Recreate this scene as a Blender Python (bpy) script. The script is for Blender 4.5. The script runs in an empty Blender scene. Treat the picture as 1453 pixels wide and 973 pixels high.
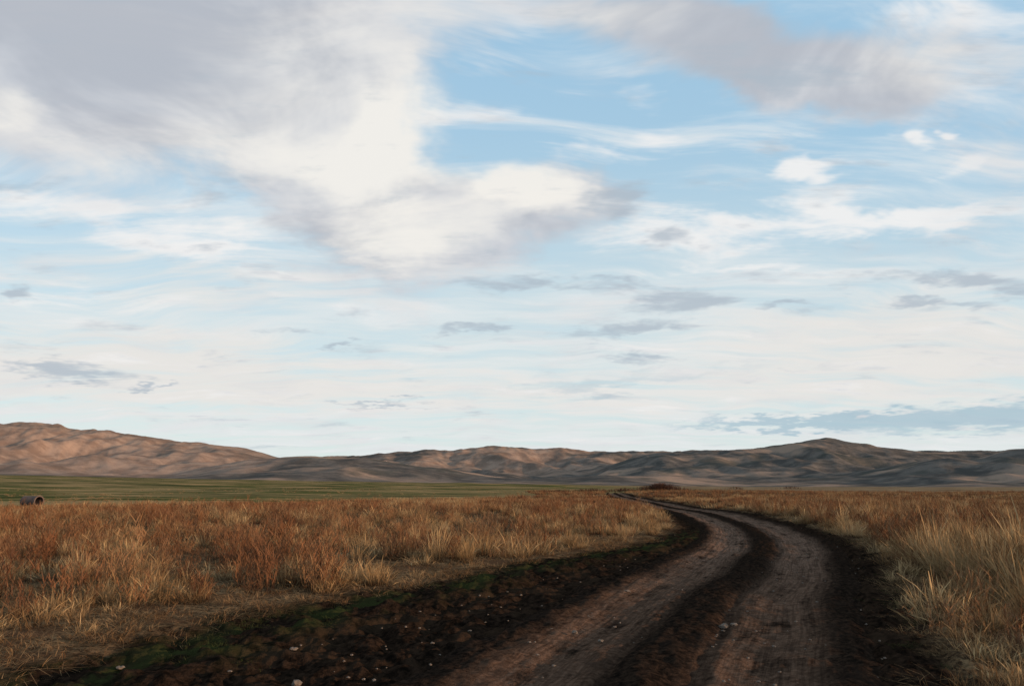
import bpy, math, random
import numpy as np
from mathutils import Vector
random.seed(4); rng=np.random.default_rng(4)
scene=bpy.context.scene
scene.view_settings.view_transform='Standard'
scene.view_settings.look='None'
scene.view_settings.exposure=0
PITCH=math.radians(10.6)
SUN_AZ=math.radians(112); SUN_EL=math.radians(7.5)

# ------------------------------------------------------------------ noise
def _h(ix,iy,seed):
    n=(ix.astype(np.int64)*374761393+iy.astype(np.int64)*668265263+seed*1442695041)&0xFFFFFFFF
    n=((n^(n>>13))*1274126177)&0xFFFFFFFF
    n=n^(n>>16)
    return (n&0xFFFF)/65536.0
def pn(x,y,seed=0):
    x=np.asarray(x,float); y=np.asarray(y,float)
    ix=np.floor(x); iy=np.floor(y); fx=x-ix; fy=y-iy
    u=fx*fx*fx*(fx*(fx*6-15)+10); v=fy*fy*fy*(fy*(fy*6-15)+10)
    def g(dx,dy):
        a=_h(ix+dx,iy+dy,seed)*2*np.pi
        return np.cos(a)*(fx-dx)+np.sin(a)*(fy-dy)
    a=g(0,0)*(1-u)+g(1,0)*u; b=g(0,1)*(1-u)+g(1,1)*u
    return (a*(1-v)+b*v)*1.5
def fbm(x,y,o=4,seed=0,gain=.5):
    s=0;a=1
    for i in range(o):
        s=s+a*pn(x*2**i,y*2**i,seed+i*17); a*=gain
    return s
def soft_ridged(x,y,o=3,seed=0,eps=.10,gain=.42):
    s=0;a=1;t=0
    for i in range(o):
        n=pn(x*2**i,y*2**i,seed+i*31)
        s=s+a*(1-np.sqrt(n*n+eps*eps)*1.7); t+=a; a*=gain
    return s/t
def sst(a,b,x):
    t=np.clip((x-a)/(b-a),0,1); return t*t*(3-2*t)

# ------------------------------------------------------------------ road line
RY=np.array([-30,-8,0,7.1,9.5,12.3,17.8,24.4,35.5,49,70,110,160,230,400])
RX=np.array([-9,-3.2,-0.8,1.1,1.9,3.05,5.4,7.8,10.6,12.4,14.1,17.6,21.5,30,60])
_ys=np.linspace(-30,400,4301); _xs=np.interp(_ys,RY,RX)
k=np.hanning(41); k/=k.sum()
_xp=np.concatenate([np.full(20,_xs[0]),_xs,np.full(20,_xs[-1])]); _xs=np.convolve(_xp,k,'valid')
_sl=np.gradient(_xs,_ys)
def cx(y): return np.interp(y,_ys,_xs)
def lat(x,y):
    s=np.interp(y,_ys,_sl)
    return (x-cx(y))/np.sqrt(1+s*s)
# ------------------------------------------------------------------ terrain
def rise(x,y):
    r=np.maximum(y-130,0)
    u=x/np.maximum(y,50)
    k=np.interp(u,[-.9,-.667,-.3,0,.3,1],[.020,.0175,.0095,.0050,.001,.001])
    z=np.minimum(r,3500)*k*sst(0,600,r)
    roll=sst(70,220,y)*(1-sst(0,90,x-.05*y))*(1-sst(1200,1800,y))
    return z+roll*(.9*pn(x/95,y/75,41)+.35*pn(x/37,y/30,42)+1.6*sst(250,600,y)*pn(x/260,y/210,43))
def base(x,y):
    return .05*pn(x/5,y/5,3)+.16*pn(x/23,y/23,5)*sst(6,30,y)+rise(x,y)
def verge_w(y):
    return np.interp(y,[0,7,9.5,12.3,17.8,24,35,60],[5.9,5.7,5.9,5.5,4.8,3.8,3.0,2.5])
def ground_z(x,y):
    d=lat(x,y); z=base(x,y)
    near=1-sst(160,230,y)
    e=.15*pn(x*1.3,y*1.3,8)
    z=z-.17*(1-sst(1.75,2.25,np.abs(d)+e))*near
    vw=verge_w(y)
    inv=sst(-vw-.3,-vw+.5,d+e*2)*(1-sst(-2.3,-1.9,d))
    z=z-.06*inv*near+.09*np.exp(-((d+vw-1.4)/.45)**2)*near
    cl=np.clip(fbm(x*2.6,y*2.6,4,11),-1,1)
    rv=(1-sst(2.9,3.6,d))*sst(1.8,2.2,d)
    z=z+(.085*cl)*np.clip(inv+rv,0,1)*near
    z=z+.02*fbm(x*1.5,y*1.5,3,21)*(1-sst(60,120,y))
    z=z+.10*sst(3.2,5,d)*near
    return z
# --------------------------------------------------------------- hills height
def P(pts): 
    a=np.array(pts,float); return a[:,0],a[:,1]
RANGES=[
 (2900,1100,[(-1.2,.055),(-.9,.07),(-.74,.066),(-.667,.0735),(-.61,.0775),(-.575,.073),(-.51,.065),(-.45,.0575),(-.39,.052),(-.345,.046),(-.31,.039),(-.26,.026),(-.2,.01),(-.1,0),(1,0)],1),
 (2300,900,[(-1,0),(-.5,.0),(-.42,.014),(-.36,.026),(-.31,.035),(-.27,.038),(-.2,.036),(-.12,.028),(-.03,.016),(.08,.006),(.2,0),(1,0)],2),
 (4300,1500,[(-1,0),(-.4,.02),(-.27,.038),(-.19,.039),(-.14,.045),(-.08,.0475),(-.035,.054),(.0,.0535),(.035,.051),(.07,.054),(.1,.048),(.16,.049),(.24,.046),(.4,.03),(.6,.0),(1,0)],3),
 (3800,1300,[(-1,0),(0,.0),(.1,.02),(.18,.042),(.25,.046),(.3,.0495),(.35,.053),(.385,.061),(.405,.0635),(.43,.0595),(.48,.05),(.53,.047),(.6,.049),(.667,.05),(.8,.05),(1.1,.045)],4),
 (2700,800,[(-1,0),(.3,.0),(.42,.018),(.5,.032),(.56,.041),(.6,.039),(.64,.047),(.7,.051),(.85,.05),(1.2,.04)],5),
 (2200,600,[(-1,0.0),(-.1,.0),(.0,.01),(.1,.018),(.2,.02),(.3,.016),(.4,.018),(.5,.02),(.7,.022),(1,.02)],6),
]
def hills_h(x,y):
    u=x/np.maximum(y,300)
    wx=x+110*pn(x/900,y/900,91); wy=y+110*pn(x/900,y/900,92)
    tot=None
    for D,W,pts,sd in RANGES:
        pu,pe=P(pts)
        uu=u+.008*pn(x/400,y/400,sd)
        H=(np.interp(uu-.012,pu,pe)+2*np.interp(uu,pu,pe)+np.interp(uu+.012,pu,pe))/4*D*1.03
        DD=D+ .14*D*pn(u*3.1,u*0+.5,sd+40)
        s=(DD-wy)/W
        prof=np.where(s>0,np.exp(-(s*1.25)**2),np.exp(-(s*1.6)**2))
        rg=soft_ridged(wx/400,wy/760,3,sd*7,.09,.45)
        rf=soft_ridged((wx+.3*wy)/150,wy/300,3,sd*9,.12,.5)
        am=(.42 if sd==1 else .33)*(1-np.exp(-(np.maximum(s,0)/.40)**2))+.03
        hh=H*prof*(1-am*(1.08-rg)*1.6)-H*prof*(.095 if sd==1 else .07)*(1-rf)
        tot=hh if tot is None else np.logaddexp(tot/6,hh/6)*6
    lump=4.5*fbm(x/210,y/260,3,77)*sst(1300,2200,y)
    return tot+lump-15+rise(x,y)

def grid_mesh(name,X,Y,Z,close=False):
    nr,nc=X.shape
    co=np.stack([X,Y,Z],-1).reshape(-1,3).astype(np.float32)
    i=np.arange(nr*nc).reshape(nr,nc)
    if close:
        i=np.concatenate([i,i[:,:1]],1)
    q=np.stack([i[:-1,:-1],i[:-1,1:],i[1:,1:],i[1:,:-1]],-1).reshape(-1,4)
    me=bpy.data.meshes.new(name)
    me.vertices.add(len(co)); me.vertices.foreach_set('co',co.ravel())
    me.loops.add(q.size); me.loops.foreach_set('vertex_index',q.ravel().astype(np.int32))
    me.polygons.add(len(q)); me.polygons.foreach_set('loop_start',np.arange(0,q.size,4,dtype=np.int32))
    me.polygons.foreach_set('loop_total',np.full(len(q),4,dtype=np.int32))
    me.polygons.foreach_set('use_smooth',np.ones(len(q),dtype=bool))
    me.update(calc_edges=True); me.validate()
    ob=bpy.data.objects.new(name,me); scene.collection.objects.link(ob)
    return ob
def vattr(ob,name,arr):
    a=ob.data.attributes.new(name,'FLOAT_COLOR','POINT')
    a.data.foreach_set('color',arr.astype(np.float32).ravel())

# ------------------------------------------------------------------ node helpers
class NT:
    def __init__(s,nt): s.nt=nt; s.n=nt.nodes; s.l=nt.links
    def new(s,t,**kw):
        nd=s.n.new(t)
        for k,v in kw.items(): setattr(nd,k,v)
        return nd
    def put(s,sock,v):
        if isinstance(v,bpy.types.NodeSocket): s.l.new(v,sock)
        else: sock.default_value=v
    def math(s,op,a,b=None,c=None,clamp=False):
        nd=s.new('ShaderNodeMath',operation=op,use_clamp=clamp)
        s.put(nd.inputs[0],a)
        if b is not None: s.put(nd.inputs[1],b)
        if c is not None: s.put(nd.inputs[2],c)
        return nd.outputs[0]
    def vm(s,op,a,b=None,sc=None):
        nd=s.new('ShaderNodeVectorMath',operation=op)
        s.put(nd.inputs[0],a)
        if b is not None: s.put(nd.inputs[1],b)
        if sc is not None: s.put(nd.inputs[3],sc)
        return nd.outputs['Value'] if op=='DOT_PRODUCT' else nd.outputs[0]
    def mr(s,v,a,b,c=0,d=1,sm=True):
        nd=s.new('ShaderNodeMapRange',interpolation_type='SMOOTHSTEP' if sm else 'LINEAR')
        for i,q in enumerate((v,a,b,c,d)): s.put(nd.inputs[i],q)
        return nd.outputs[0]
    def mix(s,f,a,b):
        nd=s.new('ShaderNodeMix',data_type='RGBA')
        s.put(nd.inputs[0],f)
        for i,q in ((6,a),(7,b)):
            if isinstance(q,tuple) and len(q)==3: q=q+(1,)
            s.put(nd.inputs[i],q)
        return nd.outputs[2]
    def noise(s,vec,scale,detail=4,rough=.5,dist=0,color=False,dim='3D'):
        nd=s.new('ShaderNodeTexNoise',noise_dimensions=dim); nd.inputs['Scale'].default_value=scale
        nd.inputs['Detail'].default_value=detail; nd.inputs['Roughness'].default_value=rough
        nd.inputs['Distortion'].default_value=dist
        if vec is not None: s.l.new(vec,nd.inputs['Vector'])
        return nd.outputs['Color' if color else 'Fac']
    def mapping(s,vec,loc=(0,0,0),rot=(0,0,0),sc=(1,1,1),typ='POINT'):
        nd=s.new('ShaderNodeMapping',vector_type=typ); s.l.new(vec,nd.inputs[0])
        nd.inputs[1].default_value=loc; nd.inputs[2].default_value=rot; nd.inputs[3].default_value=sc
        return nd.outputs[0]
    def attr(s,name,out='Color'):
        nd=s.new('ShaderNodeAttribute',attribute_name=name); return nd.outputs[out]
    def sep(s,v):
        nd=s.new('ShaderNodeSeparateXYZ'); s.l.new(v,nd.inputs[0]); return nd.outputs
    def comb(s,x,y,z=0):
        nd=s.new('ShaderNodeCombineXYZ'); s.put(nd.inputs[0],x); s.put(nd.inputs[1],y); s.put(nd.inputs[2],z); return nd.outputs[0]
def material(name,rough=.95):
    m=bpy.data.materials.new(name); m.use_nodes=True
    t=NT(m.node_tree); b=t.n['Principled BSDF']
    b.inputs['Roughness'].default_value=rough
    b.inputs['Specular IOR Level'].default_value=.08
    return m,t,b
def diffuse_material(name):
    m=bpy.data.materials.new(name); m.use_nodes=True
    t=NT(m.node_tree); t.n.remove(t.n['Principled BSDF'])
    b=t.new('ShaderNodeBsdfDiffuse')
    t.l.new(b.outputs[0],t.n['Material Output'].inputs[0])
    return m,t,b
def bump(t,b,h,strength,dist):
    nd=t.new('ShaderNodeBump'); nd.inputs['Strength'].default_value=strength
    nd.inputs['Distance'].default_value=dist; t.l.new(h,nd.inputs['Height']); t.l.new(nd.outputs[0],b.inputs['Normal'])

# ------------------------------------------------------------------ ground
az=np.concatenate([np.linspace(-40,40,900),np.linspace(40,320,72)[1:-1]])
az=np.radians(az)
rr=np.concatenate([np.linspace(.3,5,24)[:-1],np.geomspace(5,60,560)[:-1],np.geomspace(60,9500,300)])
R,A=np.meshgrid(rr,az,indexing='ij')
X=R*np.sin(A); Y=R*np.cos(A)
Z=ground_z(X,Y)
Z=Z-sst(2000,2600,R)*30
ground=grid_mesh('ground',X,Y,Z,close=True)
D=lat(X,Y)
def field_edge(x): return np.interp(x,[-400,-120,-40,-26,-3,26,60],[30,42,56,76,118,185,300])
nj=.3*pn(X*.5,Y*.5,61)+.25*pn(X*1.7,Y*1.7,62)
near=1-sst(170,260,Y)
vg=(sst(-verge_w(Y)-.5,-verge_w(Y)+.3,D+nj)*(1-sst(2.5,3.1,D+nj)))*near
fe=field_edge(X)*(1+.05*pn(X*.05,Y*.02,64))
gf=sst(-.03,.2,(Y-fe)/fe+.06*fbm(X/9,Y/14,3,65))*(1-sst(30,120,X-.06*Y))
gs=np.exp(-((D+verge_w(Y)-.8+nj)/.65)**2)*(1-sst(22,38,Y))
col=np.stack([vg,gf,gs,np.ones_like(vg)],-1).reshape(-1,4)
vattr(ground,'zones',col)
m,t,b=diffuse_material('ground_soil_and_straw')
z=t.new('ShaderNodeSeparateColor'); t.l.new(t.attr('zones'),z.inputs[0])
pos=t.new('ShaderNodeNewGeometry').outputs['Position']
n1=t.noise(pos,1.1,4,.65,dim='2D'); n2=t.noise(pos,9,4,.7)
straw=t.mix(t.mr(n2,.38,.62),(.034,.020,.012),(.19,.115,.060))
straw=t.mix(t.mr(n1,.4,.65),straw,(.085,.045,.025))
far=t.mix(t.mr(t.noise(pos,.03,5,.65,dim='2D'),.35,.65),(.14,.082,.046),(.26,.175,.10))
py=t.sep(pos)[1]
straw=t.mix(t.mr(py,90,260),straw,far)
soil=t.mix(t.mr(n2,.35,.7),(.006,.004,.003),(.032,.018,.0115))
soil=t.mix(t.math('MULTIPLY',t.mr(n1,.5,.65),.5),soil,(.040,.023,.014))
c=t.mix(z.outputs[0],straw,soil)
gm=t.math('MULTIPLY',z.outputs[2],t.mr(n1,.40,.60))
c=t.mix(gm,c,(.027,.029,.010))
fn=t.noise(t.mapping(pos,sc=(.005,.012,.02),rot=(0,0,math.radians(8))),1.0,6,.68,dim='2D')
fn2=t.noise(t.mapping(pos,sc=(.012,.055,.1),rot=(0,0,math.radians(-4))),1.0,6,.72,dim='2D')
grn=t.mix(t.mr(fn,.42,.58),(.078,.078,.025),(.14,.105,.045))
grn=t.mix(t.math('MULTIPLY',t.mr(fn2,.49,.57),.9),grn,(.29,.18,.082))
grn=t.mix(t.math('MULTIPLY',t.mr(fn2,.47,.38),.8),grn,(.045,.045,.018))
c=t.mix(z.outputs[1],c,grn)
t.l.new(c,b.inputs['Color'])
bump(t,b,n2,.9,.05)
ground.data.materials.append(m)

# ------------------------------------------------------------------ road
ys=np.concatenate([np.arange(-6,5,.12),5+np.cumsum(np.linspace(.035,.06,330)),])
ys=np.concatenate([ys,np.geomspace(ys[-1],235,420)[1:]])
ds=np.linspace(-2.75,2.75,170)
YY,DD=np.meshgrid(ys,ds,indexing='ij')
sl=np.interp(YY,_ys,_sl); nn=np.sqrt(1+sl*sl)
X=cx(YY)+DD/nn; Y=YY-DD*sl/nn
dw=DD+.10*pn(YY*.35,YY*0,7)
zr=base(X,Y)
zr=zr-.06*np.exp(-((dw+1.0)/.38)**2)-.06*np.exp(-((dw-1.0)/.38)**2)
zr+=.045*np.exp(-((dw)/.3)**2)-.05*np.exp(-((dw-.42)/.10)**2)-.035*np.exp(-((dw+.36)/.09)**2)
zr+=.035*np.exp(-((dw+1.75)/.25)**2)*(1+pn(YY*2,DD*2,30))+.035*np.exp(-((dw-1.8)/.2)**2)*(1+pn(YY*2,DD*2,31))
rough_m=1-.65*np.exp(-((dw+1.0)/.5)**2)-.65*np.exp(-((dw-1.0)/.5)**2)
zr+=.040*fbm(X*3,Y*3,4,33)*rough_m+.011*pn(DD*9,YY*.6,35)+.008*pn(DD*17,YY*.4,37)
tread=np.sin((YY*1.0+np.abs(((dw*6)%2)-1)*.08)*2*np.pi/.09)
tm=(np.exp(-((dw+1.15)/.14)**4)+np.exp(-((dw-.95)/.13)**4))*sst(-.1,.3,pn(YY*.3,DD*.5,36)+.25)
zr+=.009*tread*tm
zr-=.22*sst(1.95,2.6,np.abs(dw)+.2*pn(X*1.2,Y*1.2,38))
road=grid_mesh('dirt_road',X,Y,zr)
vattr(road,'lane',np.stack([dw,YY,DD*0,DD*0+1],-1).reshape(-1,4))
m,t,b=diffuse_material('damp_dirt')
lane=t.attr('lane','Vector'); s=t.sep(lane); ad=t.math('ABSOLUTE',s[0])
pos=t.new('ShaderNodeNewGeometry').outputs['Position']
n1=t.noise(pos,1.4,5,.65,dim='2D'); n2=t.noise(pos,14,5,.7); st=t.noise(t.mapping(lane,sc=(6,.35,1)),1,5,.65,dim='2D'); st2=t.noise(t.mapping(lane,sc=(24,.6,1)),1,3,.6,dim='2D')
trk=t.math('SUBTRACT',1.0,t.mr(t.math('ABSOLUTE',t.math('SUBTRACT',ad,1.0)),.28,.82))
trk=t.math('MULTIPLY',trk,t.mr(t.math('ADD',st,n1),.60,1.08))
lt=t.mix(t.mr(n2,.3,.7),(.072,.038,.024),(.155,.087,.057))
lt=t.mix(t.mr(s[1],9,24),lt,t.mix(t.mr(n2,.3,.7),(.115,.065,.044),(.21,.125,.087)))
lt=t.mix(t.math('MULTIPLY',t.mr(st2,.45,.62),.45),lt,(.034,.019,.013))
dk=t.mix(t.mr(n2,.35,.7),(.007,.005,.004),(.036,.021,.014))
c=t.mix(trk,dk,lt)
c=t.mix(t.math('MULTIPLY',t.mr(n1,.54,.70),.5),c,(.024,.015,.011))
t.l.new(c,b.inputs['Color'])
bump(t,b,n2,.9,.035)
road.data.materials.append(m)

# ------------------------------------------------------------------ hills
ua=np.linspace(-1.05,1.05,1300); yy=np.geomspace(1000,6500,460)
YY,UU=np.meshgrid(yy,ua,indexing='ij'); X=UU*YY; Y=YY
Z=hills_h(X,Y)
edge=1-sst(1000,1500,Y)
Z=Z-25*edge
hills=grid_mesh('hills',X,Y,Z)
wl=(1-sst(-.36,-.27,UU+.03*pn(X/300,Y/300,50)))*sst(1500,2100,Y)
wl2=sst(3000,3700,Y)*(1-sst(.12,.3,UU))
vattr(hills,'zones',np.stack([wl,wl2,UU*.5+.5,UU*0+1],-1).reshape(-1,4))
m,t,b=diffuse_material('hill_steppe_painted_shade')
z=t.new('ShaderNodeSeparateColor'); t.l.new(t.attr('zones'),z.inputs[0])
pos=t.new('ShaderNodeNewGeometry').outputs['Position']
a1=t.noise(t.mapping(pos,sc=(.0016,.0028,.004)),1,6,.6); a2=t.noise(pos,.012,6,.68); a3=t.noise(pos,.0045,5,.6)
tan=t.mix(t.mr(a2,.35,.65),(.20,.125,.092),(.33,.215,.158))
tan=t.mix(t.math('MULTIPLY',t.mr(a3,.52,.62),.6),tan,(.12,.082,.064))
gg_shaded=t.mix(t.mr(a2,.38,.64),(.070,.060,.053),(.145,.116,.098))  # cloud shade and distance haze put into this darker, greyer colour
gg_shaded=t.mix(t.mr(a1,.49,.60),gg_shaded,(.28,.185,.135))
gg_shaded=t.mix(t.math('MULTIPLY',t.mr(a3,.53,.62),.6),gg_shaded,(.060,.058,.048))  # darker patches of the painted cloud shade
c=t.mix(t.math('MAXIMUM',z.outputs[0],t.math('MULTIPLY',z.outputs[1],t.mr(a1,.42,.6))),gg_shaded,tan)  # steppe tan where no cloud shade is painted in
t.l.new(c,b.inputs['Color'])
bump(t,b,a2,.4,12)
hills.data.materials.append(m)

# ------------------------------------------------------------------ grass tufts
def strip(V,F,H,p0,dirv,h,lean,w,seg=4,curl=1.0,tipw=.15,head=0):
    ang=random.uniform(0,2*math.pi); wv=Vector((math.cos(ang),math.sin(ang),0))
    st=len(V)
    for i in range(seg+1):
        f=i/seg
        out=lean*(f**(1+curl))
        zz=h*f*(1-.35*lean*f/max(h,.01)*.5) 
        c=Vector((p0[0]+dirv[0]*out,p0[1]+dirv[1]*out,p0[2]+max(zz,.004)))
        ww=w*(1-(1-tipw)*f)
        if head and i>=seg-1: ww=w*head*(1 if i==seg-1 else .3)
        V.append(c-wv*ww*.5); V.append(c+wv*ww*.5); H+= [f,f]
    for i in range(seg):
        a=st+2*i; F.append((a,a+1,a+3,a+2))
def tuft(name,mat,n,hmin,hmax,rad,lean,w,seg=4,headp=0,kind='grass'):
    V=[];F=[];H=[]
    for _ in range(n):
        a=random.uniform(0,2*math.pi); r=rad*math.sqrt(random.random())
        p=(r*math.cos(a),r*math.sin(a),0)
        a2=a+random.gauss(0,.9); dv=(math.cos(a2),math.sin(a2))
        h=random.uniform(hmin,hmax)*(1-.35*r/rad)
        if kind=='brush':
            ln=abs(random.gauss(0,lean)); st=len(V)
            strip(V,F,H,p,dv,h,ln,w,seg,.3,.4)
            for j in range(7):
                f=random.uniform(.25,1); o=ln*f**1.3
                q=(p[0]+dv[0]*o,p[1]+dv[1]*o,h*f*.93)
                a3=random.uniform(0,6.28); l=random.uniform(.06,.2)*h/.5
                k=len(H)
                strip(V,F,H,q,(math.cos(a3),math.sin(a3)),l,l*random.uniform(.3,.9),w*.8,2,.2,.5,head=1.7)
                for i in range(k,len(H)): H[i]=min(1,f+.2)
        else:
            strip(V,F,H,p,dv,h,abs(random.gauss(0,lean))+.02,w*random.uniform(.7,1.3),seg,random.uniform(.3,1.4),.2,head=(2.2 if random.random()<headp else 0))
    me=bpy.data.meshes.new(name); me.from_pydata([tuple(v) for v in V],[],F); me.update()
    at=me.attributes.new('hgt','FLOAT','POINT'); at.data.foreach_set('value',np.array(H,np.float32))
    me.materials.append(mat)
    return bpy.data.objects.new(name,me)
def grass_mat(name,tones,base_c,trans=0):
    m,t,b=material(name,.9)
    oi=t.new('ShaderNodeObjectInfo').outputs['Random']
    cr=t.new('ShaderNodeValToRGB'); e=cr.color_ramp.elements
    while len(e)<len(tones): e.new(.5)
    for i,c in enumerate(tones): e[i].position=i/(len(tones)-1); e[i].color=c+(1,)
    t.l.new(oi,cr.inputs[0])
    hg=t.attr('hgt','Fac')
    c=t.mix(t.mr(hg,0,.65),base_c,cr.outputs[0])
    df=t.new('ShaderNodeBsdfDiffuse'); t.l.new(c,df.inputs[0])
    out=df.outputs[0]
    if trans:
        tr=t.new('ShaderNodeBsdfTranslucent'); t.l.new(c,tr.inputs[0])
        mx=t.new('ShaderNodeMixShader'); mx.inputs[0].default_value=trans
        t.l.new(df.outputs[0],mx.inputs[1]); t.l.new(tr.outputs[0],mx.inputs[2]); out=mx.outputs[0]
    t.n.remove(b)
    t.l.new(out,t.n['Material Output'].inputs[0])
    return m
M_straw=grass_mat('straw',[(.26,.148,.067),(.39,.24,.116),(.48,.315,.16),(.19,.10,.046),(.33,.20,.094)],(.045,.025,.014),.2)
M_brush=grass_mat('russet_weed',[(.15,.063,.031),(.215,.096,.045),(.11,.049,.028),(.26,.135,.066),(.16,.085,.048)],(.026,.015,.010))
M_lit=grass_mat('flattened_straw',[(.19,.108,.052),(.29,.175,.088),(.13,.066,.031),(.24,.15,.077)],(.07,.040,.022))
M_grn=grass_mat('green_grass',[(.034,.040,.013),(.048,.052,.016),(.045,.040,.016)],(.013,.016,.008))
def coll(name,objs):
    c=bpy.data.collections.new(name)
    for o in objs: c.objects.link(o)
    return c
NV=6
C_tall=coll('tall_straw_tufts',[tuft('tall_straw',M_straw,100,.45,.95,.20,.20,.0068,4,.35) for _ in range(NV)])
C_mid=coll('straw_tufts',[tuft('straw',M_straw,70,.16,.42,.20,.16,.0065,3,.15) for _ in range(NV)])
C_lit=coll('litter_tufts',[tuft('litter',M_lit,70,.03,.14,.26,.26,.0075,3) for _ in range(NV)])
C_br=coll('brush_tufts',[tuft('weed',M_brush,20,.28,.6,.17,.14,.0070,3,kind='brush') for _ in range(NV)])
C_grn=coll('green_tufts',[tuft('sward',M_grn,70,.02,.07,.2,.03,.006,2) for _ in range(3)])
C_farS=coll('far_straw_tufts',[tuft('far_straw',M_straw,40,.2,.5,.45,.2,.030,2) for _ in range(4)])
C_farB=coll('far_brush_tufts',[tuft('far_weed',M_brush,40,.2,.55,.45,.18,.032,2) for _ in range(4)])

def scatter(name,cl,pts,scl,tilt=.12):
    n=len(pts)
    me=bpy.data.meshes.new(name); me.vertices.add(n); me.vertices.foreach_set('co',np.asarray(pts,np.float32).ravel())
    rot=np.stack([rng.normal(0,tilt,n),rng.normal(0,tilt,n),rng.uniform(0,6.28,n)],-1)
    a=me.attributes.new('rot','FLOAT_VECTOR','POINT'); a.data.foreach_set('vector',rot.astype(np.float32).ravel())
    a=me.attributes.new('scl','FLOAT_VECTOR','POINT'); a.data.foreach_set('vector',np.asarray(scl,np.float32).ravel())
    a=me.attributes.new('idx','INT','POINT'); a.data.foreach_set('value',rng.integers(0,100,n).astype(np.int32))
    me.update()
    ob=bpy.data.objects.new(name,me); scene.collection.objects.link(ob)
    g=bpy.data.node_groups.new(name+'_nodes','GeometryNodeTree')
    g.interface.new_socket('Geometry',in_out='INPUT',socket_type='NodeSocketGeometry')
    g.interface.new_socket('Geometry',in_out='OUTPUT',socket_type='NodeSocketGeometry')
    N=g.nodes; L=g.links
    gi=N.new('NodeGroupInput'); go=N.new('NodeGroupOutput')
    ip=N.new('GeometryNodeInstanceOnPoints'); ci=N.new('GeometryNodeCollectionInfo')
    ci.inputs['Collection'].default_value=cl
    ci.inputs['Separate Children'].default_value=True; ci.inputs['Reset Children'].default_value=True
    def na(nm,ty):
        q=N.new('GeometryNodeInputNamedAttribute'); q.data_type=ty; q.inputs['Name'].default_value=nm; return q.outputs['Attribute']
    er=N.new('FunctionNodeEulerToRotation')
    L.new(na('rot','FLOAT_VECTOR'),er.inputs[0])
    L.new(gi.outputs[0],ip.inputs['Points']); L.new(ci.outputs[0],ip.inputs['Instance'])
    ip.inputs['Pick Instance'].default_value=True
    L.new(na('idx','INT'),ip.inputs['Instance Index'])
    L.new(er.outputs[0],ip.inputs['Rotation']); L.new(na('scl','FLOAT_VECTOR'),ip.inputs['Scale'])
    L.new(ip.outputs[0],go.inputs[0])
    md=ob.modifiers.new('scatter','NODES'); md.node_group=g
    return ob
def ring(r1,r2,rho,a0=-38,a1=42):
    th0,th1=math.radians(a0),math.radians(a1)
    n=int(.5*(r2*r2-r1*r1)*(th1-th0)*rho)
    r=np.sqrt(rng.uniform(r1*r1,r2*r2,n)); a=rng.uniform(th0,th1,n)
    return r*np.sin(a),r*np.cos(a)
def S3(n,lo,hi):
    s=rng.uniform(lo,hi,n); zz=s*rng.uniform(.75,1.25,n)
    return np.stack([s,s,zz],-1)
def out_mask(x,y,lm=0.,rm=2.9):
    d=lat(x,y); j=.35*pn(x*.8,y*.8,71)+.2*pn(x*2.5,y*2.5,72)
    return (d<-(verge_w(y)+lm)+j)|(d>rm+j)
def place(name,cl,specs,mask,scale,**kw):
    P_=[];S_=[]
    for (r1,r2,rho,lo,hi) in specs:
        x,y=ring(r1,r2,rho); k=mask(x,y); x=x[k];y=y[k]
        P_.append(np.stack([x,y,ground_z(x,y)-.01],-1)); s=S3(len(x),lo,hi)
        s=s*scale(x,y)[:,None]; S_.append(s)
    P_=np.concatenate(P_); S_=np.concatenate(S_)
    print(name,len(P_)); return scatter(name,cl,P_,S_,**kw)
U=lambda n:rng.uniform(0,1,n)
def patch(x,y,s,seed): return fbm(x/s,y/s,3,seed)
one=lambda x,y:np.ones(len(x))
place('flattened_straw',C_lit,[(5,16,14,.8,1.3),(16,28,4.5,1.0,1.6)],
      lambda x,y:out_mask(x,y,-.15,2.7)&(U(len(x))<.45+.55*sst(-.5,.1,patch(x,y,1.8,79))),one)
def m_mid(x,y):
    d=lat(x,y); p=patch(x,y,2.6,81)
    dens=np.where(d<0,.08+.85*sst(-.05,.45,p),.45)*np.where(d<0,.5+.5*sst(9,18,y),1)
    return out_mask(x,y,.25)&(U(len(x))<dens)
place('dry_grass',C_mid,[(5,16,13,.7,1.5),(16,34,6.5,.8,1.7),(34,60,2.8,1.0,2.0)],m_mid,
      lambda x,y:.85+.45*patch(x,y,3,83))
def m_tall(x,y):
    d=lat(x,y); p=patch(x,y,3.5,85)
    stand=np.exp(-((x-10.0)/3.0)**2-((y-15.0)/4.2)**2)
    pale=np.exp(-((x-21)/6.0)**2-((y-40)/6)**2)
    left=.18*sst(.1,.5,p)*sst(9,13,y)
    dens=np.where(d>0,np.clip(1.0*stand*(.45+.75*sst(-.4,.3,patch(x,y,1.6,86)))+.7*pale+.06,0,1),left)
    return out_mask(x,y,.6,3.2)&(U(len(x))<dens)
place('tall_dry_grass',C_tall,[(7,20,8.5,.85,1.35),(20,34,4.5,.75,1.15),(34,60,2.2,.8,1.2)],m_tall,
      lambda x,y:np.where(lat(x,y)>0,1.,.78))
def m_br(x,y):
    d=lat(x,y); p=patch(x,y,3.2,88)
    dens=np.where(d<0,.85*sst(-.2,.3,p)*sst(7,15,y)*(.5+.5*sst(-1,-9,x)),
                  .9*sst(14,26,y)*sst(-.5,.1,p)+.25)
    stand=np.exp(-((x-10.5)/2.6)**2-((y-15)/4.0)**2); dens=np.where(d>0,dens*(1-stand),dens)
    return out_mask(x,y,.8,3.2)&(U(len(x))<dens)
place('russet_weeds',C_br,[(7,20,7,.6,1.6),(20,36,4.3,.7,1.7),(36,60,2.2,.9,1.8)],m_br,
      lambda x,y:.9+.4*patch(x,y,2.2,89))
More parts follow.
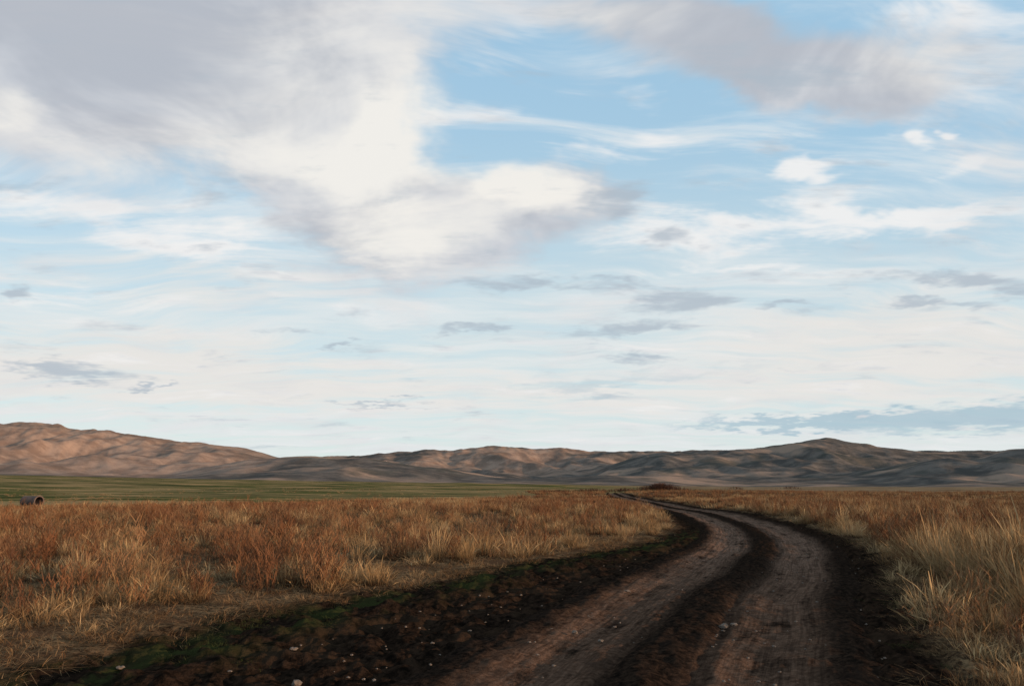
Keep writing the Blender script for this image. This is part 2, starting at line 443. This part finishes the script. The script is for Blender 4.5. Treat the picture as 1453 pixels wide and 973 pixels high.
def inner(x,y): return (y<field_edge(x)*1.02)|(x>.06*y+60)|((x>5)&(x>cx(y)-30))
place('distant_dry_grass',C_farS,[(55,110,.9,.8,1.4),(110,260,.2,1.0,1.7)],
      lambda x,y:out_mask(x,y,.3,3)&inner(x,y)&(U(len(x))<.25+.65*sst(-.1,.4,patch(x,y,14,90))),one)
place('distant_russet_weeds',C_farB,[(50,110,1.0,.8,1.4),(110,260,.22,1.0,2.1)],
      lambda x,y:out_mask(x,y,.3,3)&inner(x,y)&(U(len(x))<.25+.7*sst(-.2,.3,-patch(x,y,14,90))),one)
place('field_stubble',C_farS,[(60,150,.20,.5,1.0),(150,420,.04,.7,1.4)],
      lambda x,y:(~inner(x,y))&(U(len(x))<.08+.92*sst(0,.4,fbm(x/28,y/60,3,97))),lambda x,y:np.full(len(x),.7))
def m_g(x,y):
    d=lat(x,y); g=.8*np.exp(-((d+verge_w(y)-.9)/.65)**2)+.35*np.exp(-((d-2.6)/.3)**2)
    return (U(len(x))<g*sst(-.2,.3,patch(x,y,1.2,95)))
place('green_verge_grass',C_grn,[(5,18,22,.5,1.2),(18,36,4,.8,1.4)],m_g,one)

# ------------------------------------------------------------------ stones
V=[];F=[]
def stone(x,y,s):
    import bmesh
    bm=bmesh.new(); bmesh.ops.create_icosphere(bm,subdivisions=2,radius=s)
    o=random.uniform(0,99); fz=random.uniform(.45,.7); fx=random.uniform(.8,1.4)
    zz=float(base(np.array([x]),np.array([y]))[0])
    st=len(V)
    for v in bm.verts:
        q=1+.45*float(pn(v.co.x/s*1.1+o,v.co.y/s*1.1+v.co.z/s*1.7,3))
        V.append((x+v.co.x*q*fx,y+v.co.y*q,zz+v.co.z*q*fz-s*.1))
    for f in bm.faces: F.append(tuple(st+v.index for v in f.verts))
    bm.free()
for (x,y,s) in [(2.6,9.9,.055),(2.75,10.0,.035),(.75,9.6,.04),(1.0,9.1,.03),(-2.4,8.9,.04),(-1.95,7.4,.05),(-3.85,8.0,.03),(1.9,13.2,.04),(4.6,12.1,.03)]:
    stone(x,y,s)
for _ in range(240):
    y=6.5+abs(random.gauss(0,9)); d=random.uniform(-4.2,2.6); x=float(cx(y))+d
    stone(x,y,random.uniform(.006,.02))
me=bpy.data.meshes.new('stones'); me.from_pydata(V,[],F); me.update()
m,t,b=material('pale_stone',.9)
pos=t.new('ShaderNodeNewGeometry').outputs['Position']
t.l.new(t.mix(t.noise(pos,25,4,.6),(.06,.042,.032),(.22,.165,.13)),b.inputs['Base Color'])
me.materials.append(m); so=bpy.data.objects.new('stones',me); scene.collection.objects.link(so)

# ------------------------------------------------------------------ culvert pipe
def mesh_obj(name,V,F,mat,parent=None,smooth=False):
    me=bpy.data.meshes.new(name); me.from_pydata(V,[],F); me.update(); me.materials.append(mat)
    if smooth: me.polygons.foreach_set('use_smooth',[True]*len(F))
    o=bpy.data.objects.new(name,me); scene.collection.objects.link(o)
    if parent: o.parent=parent
    return o
prof=[(.36,-.75),(.36,.80),(.40,.82),(.46,.80),(.46,.62),(.425,.60),(.425,-.70),(.40,-.75)]
V=[];F=[];n=40
for i in range(n):
    a=2*math.pi*i/n
    for r,l in prof: V.append((l,r*math.cos(a),r*math.sin(a)))
k=len(prof)
for i in range(n):
    for j in range(k):
        a=i*k+j; b2=i*k+(j+1)%k; c2=((i+1)%n)*k+(j+1)%k; d2=((i+1)%n)*k+j
        F.append((a,b2,c2,d2))
m,t,b=material('weathered_concrete')
pos=t.new('ShaderNodeTexCoord').outputs['Object']
t.l.new(t.mix(t.noise(pos,4,6,.7),(.06,.038,.032),(.17,.12,.10)),b.inputs['Base Color'])
pipe=mesh_obj('concrete_culvert_pipe',V,F,m)
px,py_=-38.0,62.0
pipe.location=(px,py_,float(ground_z(np.array([px]),np.array([py_]))[0])+.55); pipe.rotation_euler=(0,0,math.radians(-18))

# ------------------------------------------------------------------ shrubs in distance
def thicket(name,cxy,wx,wy,h,n,mat):
    V=[];F=[];H=[]
    for _ in range(n):
        x=random.gauss(0,wx*.42); y=random.gauss(0,wy*.4)
        hh=h*(.45+.55*math.exp(-(x/wx)**2*2))*random.uniform(.6,1.1)
        a=random.uniform(0,6.28); dv=(math.cos(a),math.sin(a)); ln=random.uniform(.1,.5)*hh
        strip(V,F,H,(x,y,0),dv,hh,ln,.06,3,.4,.4)
        for j in range(9):
            f=random.uniform(.3,.95); a3=random.uniform(0,6.28); l=hh*random.uniform(.15,.35)
            strip(V,F,H,(x+dv[0]*ln*f**1.4,y+dv[1]*ln*f**1.4,hh*f*.9),(math.cos(a3),math.sin(a3)),l*.7,l*.8,.05,2,.3,.5,head=1.8)
    o=mesh_obj(name,[tuple(v) for v in V],F,mat)
    at=o.data.attributes.new('hgt','FLOAT','POINT'); at.data.foreach_set('value',np.array(H,np.float32))
    o.location=(cxy[0],cxy[1],float(ground_z(np.array([cxy[0]]),np.array([cxy[1]]))[0]))
    return o
M_sh=grass_mat('bare_shrub',[(.085,.040,.028),(.12,.055,.036)],(.03,.016,.013))
thicket('shrub_thicket',(50,262),9,3,2.9,480,M_sh)
thicket('shrub_thicket',(36,250),7,3,1.5,160,M_sh)
thicket('shrub_thicket',(12,220),11,3,1.1,160,M_sh)
thicket('shrub_thicket',(24,240),9,3,1.2,140,M_sh)
thicket('shrub_thicket',(72,330),8,3,1.3,100,M_sh)
thicket('shrub_thicket',(120,420),6,3,1.8,70,M_sh)
thicket('shrub_thicket',(185,520),9,3,2.0,90,M_sh)

# ------------------------------------------------------------------ small white house on the slope
def hz(x,y): return float(max(hills_h(np.array([float(x)]),np.array([float(y)]))[0],ground_z(np.array([float(x)]),np.array([float(y)]))[0]))
def simple_mat(n,c):
    m,t,b=material(n); pos=t.new('ShaderNodeTexCoord').outputs['Object']
    t.l.new(t.mix(t.noise(pos,1.5,4,.6),tuple(q*.85 for q in c),c),b.inputs['Base Color']); return m
Mw=simple_mat('whitewash',(.75,.72,.68)); Mr=simple_mat('roofing',(.25,.16,.13)); Mg=simple_mat('dark_glass',(.03,.035,.04)); Md=simple_mat('door_wood',(.12,.07,.04))
def box(x0,x1,y0,y1,z0,z1):
    return [(x0,y0,z0),(x1,y0,z0),(x1,y1,z0),(x0,y1,z0),(x0,y0,z1),(x1,y0,z1),(x1,y1,z1),(x0,y1,z1)],[(0,1,5,4),(1,2,6,5),(2,3,7,6),(3,0,4,7),(4,5,6,7),(3,2,1,0)]
def house(name,x,y,z,L=9,W=6,h=3.2,rot=0):
    e=bpy.data.objects.new(name,None); scene.collection.objects.link(e); e.location=(x,y,z); e.rotation_euler=(0,0,rot)
    V=[(-L/2,-W/2,-1),(L/2,-W/2,-1),(L/2,W/2,-1),(-L/2,W/2,-1),(-L/2,-W/2,h),(L/2,-W/2,h),(L/2,W/2,h),(-L/2,W/2,h),(-L/2,0,h+1.8),(L/2,0,h+1.8)]
    mesh_obj('walls',V,[(0,1,5,4),(2,3,7,6),(1,2,6,9,5),(3,0,4,8,7)],Mw,e)
    o=.4
    V=[(-L/2-o,-W/2-o,h-.2),(L/2+o,-W/2-o,h-.2),(L/2+o,0,h+1.95),(-L/2-o,0,h+1.95),(-L/2-o,W/2+o,h-.2),(L/2+o,W/2+o,h-.2)]
    mesh_obj('roof',V,[(0,1,2,3),(3,2,5,4)],Mr,e)
    for i,xx in enumerate((-L*.3,L*.3)):
        v,f=box(xx-.5,xx+.5,-W/2-.05,-W/2+.02,1,2.1); mesh_obj('window_%d'%(i+1),v,f,Mg,e)
    v,f=box(-.5,.5,-W/2-.05,-W/2+.02,-.5,2.1); mesh_obj('door',v,f,Md,e)
hx,hy=-375,2300
house('white_farmhouse',hx,hy,hz(hx,hy),10,6,3.5,.3)

# ------------------------------------------------------------------ world: sky with clouds
w=bpy.data.worlds.new('World'); scene.world=w; w.use_nodes=True
try: w.cycles.sampling_method='NONE'
except Exception as ex: print(ex)
t=NT(w.node_tree); bg=t.n['Background']; bg.inputs['Strength'].default_value=.1
sky=t.new('ShaderNodeTexSky'); sky.sky_type='NISHITA'; sky.sun_disc=False
sky.sun_elevation=SUN_EL; sky.sun_rotation=SUN_AZ; sky.altitude=600; sky.air_density=1.0; sky.dust_density=.6; sky.ozone_density=1.5
dirv=t.new('ShaderNodeTexCoord').outputs['Generated']
ds_=t.sep(dirv); el=ds_[2]
den=t.math('ADD',t.math('MAXIMUM',el,0.0),.13)
dx=t.math('DIVIDE',ds_[0],den); dy=t.math('DIVIDE',ds_[1],den)
deck=t.comb(dx,dy,0)
def rot2(ang,sx,sy):
    C,Sn=math.cos(ang),math.sin(ang)
    return t.comb(t.vm('DOT_PRODUCT',deck,(C*sx,-Sn*sy,0)),t.vm('DOT_PRODUCT',deck,(Sn*sx,C*sy,0)),0)
cp,sp=math.cos(PITCH),math.sin(PITCH)
yy_=t.math('MAXIMUM',t.vm('DOT_PRODUCT',dirv,(0,cp,sp)),.05)
chart=t.comb(t.math('DIVIDE',ds_[0],yy_),t.math('DIVIDE',t.vm('DOT_PRODUCT',dirv,(0,-sp,cp)),yy_),1.0)
w1=t.vm('SUBTRACT',t.noise(deck,1.6,1,.5,color=True,dim='2D'),(.5,.5,.5))
w2=t.vm('SUBTRACT',t.noise(deck,6.0,3,.6,color=True,dim='2D'),(.5,.5,.5))
def warp(a,b_): 
    v=t.vm('ADD',chart,t.vm('MULTIPLY',w1,(a,a*.5,0)))
    return t.vm('ADD',v,t.vm('MULTIPLY',w2,(b_,b_*.5,0)))
wc=warp(.07,.085); ws=warp(.05,.08)
def blobs(vec,lst):
    acc=None
    for (x,y,rx,ry,ro,wt) in lst:
        px_,py2=(x-726.5)/1090,(486.5-y)/1090; rx/=1090; ry/=1090; r=math.radians(ro); C,Sn=math.cos(r),math.sin(r)
        a=t.vm('DOT_PRODUCT',vec,(C/rx,Sn/rx,-(C*px_+Sn*py2)/rx))
        b_=t.vm('DOT_PRODUCT',vec,(-Sn/ry,C/ry,-(-Sn*px_+C*py2)/ry))
        q=t.math('MULTIPLY_ADD',b_,b_,t.math('MULTIPLY',a,a))
        g=t.math('SUBTRACT',1.0,q,clamp=True)
        g=t.math('MULTIPLY',g,g)
        acc=t.math('MULTIPLY',g,wt) if acc is None else t.math('MULTIPLY_ADD',g,wt,acc)
    return acc
dk2=t.vm('ADD',deck,t.vm('MULTIPLY',w1,(.35,.35,0)))
f1=t.noise(dk2,2.1,5,.58,dim='2D')
deck=dk2
f2=t.noise(rot2(.5,.6,2.6),1.7,6,.60,dim='2D')
f3=t.noise(rot2(-.25,.7,1.35),5.0,4,.60,dim='2D')
clear=t.vm('MULTIPLY',sky.outputs[0],(.22,.22,.22))
sv=t.sep(chart)[1]
blue=t.mix(t.mr(sv,-.12,.42),(.60,.77,.83),(.40,.64,.84))
c=t.mix(.8,clear,blue)
hz1=t.mr(sv,.28,-.10,0,.93)
c=t.mix(t.math('MULTIPLY',hz1,t.mr(f2,.28,.58,.45,1.)),c,(.76,.795,.785))
c=t.mix(t.math('MULTIPLY',t.mr(f2,.42,.68),.6),c,(.77,.82,.845))
warm=blobs(ws,[(1300,500,500,130,0,.9),(150,520,600,90,0,.9),(700,560,700,60,0,.6),(250,400,400,60,0,.5)])
c=t.mix(t.math('MULTIPLY',t.mr(t.math('ADD',warm,t.math('MULTIPLY',t.math('SUBTRACT',f2,.5),1.8)),.06,.95),.75),c,(.82,.78,.74))
wh=blobs(ws,[(50,297,190,30,2,.9),(240,338,230,48,-6,.9),(1060,325,420,56,3,1.1),(1270,312,230,30,4,1.),(830,225,150,36,-8,1.),
 (1142,240,80,28,6,1.4),(1302,196,34,18,0,.9),(1358,188,20,9,0,.8),(905,175,95,60,-55,.7),(740,150,280,24,8,.5),(1345,245,90,20,20,.6),
 (1050,382,240,12,3,.6),(700,60,260,90,30,.5),(1400,20,200,50,0,.7),(120,420,260,40,0,.5),(1300,150,260,60,10,.35)])
whn=t.math('SUBTRACT',t.math('ADD',t.math('MULTIPLY',f3,1.4),t.math('MULTIPLY',f2,1.6)),1.5)
whm=t.mr(t.math('ADD',wh,t.math('MULTIPLY',whn,1.4)),.10,1.2)
c=t.mix(t.math('MULTIPLY',whm,.9),c,(.90,.89,.88))
cu=blobs(wc,[(170,0,660,240,0,1.4),(60,90,440,200,0,.9),(470,150,270,200,-20,1.1),(510,240,200,120,0,.9),(280,215,380,95,0,.6),
 (670,315,280,95,14,1.25),(770,262,140,70,0,.9),(430,300,130,80,-35,.6),(560,350,200,50,0,.5),
 (1060,70,370,95,-12,1.3),(1160,120,260,70,-8,1.0),(1340,75,250,80,0,.75),(900,12,260,55,0,.6)])
cun=t.math('SUBTRACT',t.math('ADD',f1,t.math('MULTIPLY',t.math('ADD',f2,f3),.35)),.85)
cum=t.mr(t.math('ADD',cu,t.math('MULTIPLY',cun,1.8)),-.05,1.05)
li=blobs(wc,[(595,165,120,120,20,1.1),(560,215,160,90,20,.85),(500,275,190,70,-20,.75),(765,250,130,60,-15,1.1),(700,240,90,45,0,.65),(660,310,220,70,20,.45),(430,110,350,180,0,.5),(540,350,150,40,0,.6),(1350,80,220,90,0,.65),(5,150,80,40,0,.7),(870,15,180,60,0,.6),(250,230,320,70,0,.5)])
lim=t.mr(t.math('ADD',li,t.math('MULTIPLY',t.math('SUBTRACT',t.math('ADD',f1,t.math('MULTIPLY',f2,.5)),.75),1.7)),-.08,1.15)
cc=t.mix(t.mr(f1,.35,.65),(.47,.495,.55),(.61,.63,.675))
cc=t.mix(lim,cc,(.90,.87,.82))
c=t.mix(t.math('MULTIPLY',cum,.95),c,cc)
sl_=blobs(ws,[(875,272,75,34,20,1.0),(940,338,90,20,12,.9),(810,402,230,20,-3,.9),(965,430,150,28,8,1.),(900,468,170,22,5,1.1),(670,468,90,12,5,.9),
 (405,467,100,14,-3,.9),(475,492,55,9,5,.9),(915,510,110,15,-3,.8),(1370,398,190,26,-3,1.1),(1350,428,150,11,2,.9),(1200,402,90,18,10,.6),(1110,427,55,9,0,.7),
 (35,414,45,16,10,.9),(60,522,200,22,-4,1.1),(210,546,60,6,0,.8),(530,573,110,9,-1,1.),(195,240,36,55,0,.4),(325,283,110,35,-10,.5),(1120,110,200,60,-10,.8)])
fs=t.noise(t.vm('MULTIPLY',chart,(7,36,0)),1.0,4,.60,dim='2D')
slm=t.mr(t.math('ADD',sl_,t.math('MULTIPLY',t.math('SUBTRACT',t.math('ADD',f3,fs),1.0),1.9)),.18,1.2)
c=t.mix(t.math('MULTIPLY',slm,.78),c,(.42,.49,.565))
bk=blobs(ws,[(1400,592,350,34,4,1.2),(1130,600,260,13,3,1.1),(900,540,300,16,6,.5)])
bkm=t.mr(t.math('ADD',bk,t.math('MULTIPLY',t.math('SUBTRACT',fs,.5),.7)),.05,1.0)
c=t.mix(t.math('MULTIPLY',bkm,.78),c,(.38,.53,.62))
c=t.vm('SCALE',c,sc=10.0)
t.l.new(c,bg.inputs['Color'])

# ------------------------------------------------------------------ sun
sd=bpy.data.lights.new('sun','SUN'); sd.energy=5.0; sd.angle=math.radians(.5); sd.color=(1,.70,.44)
so=bpy.data.objects.new('sun',sd); scene.collection.objects.link(so)
S=Vector((math.sin(SUN_AZ)*math.cos(SUN_EL),math.cos(SUN_AZ)*math.cos(SUN_EL),math.sin(SUN_EL)))
so.rotation_euler=S.to_track_quat('Z','Y').to_euler(); so.location=S*50

cd=bpy.data.cameras.new('camera'); cam=bpy.data.objects.new('camera',cd); scene.collection.objects.link(cam)
cd.lens=27; cd.sensor_width=36; cd.clip_start=.1; cd.clip_end=30000
cam.location=(0,0,1.7); cam.rotation_euler=(math.pi/2+PITCH,0,0)
scene.camera=cam
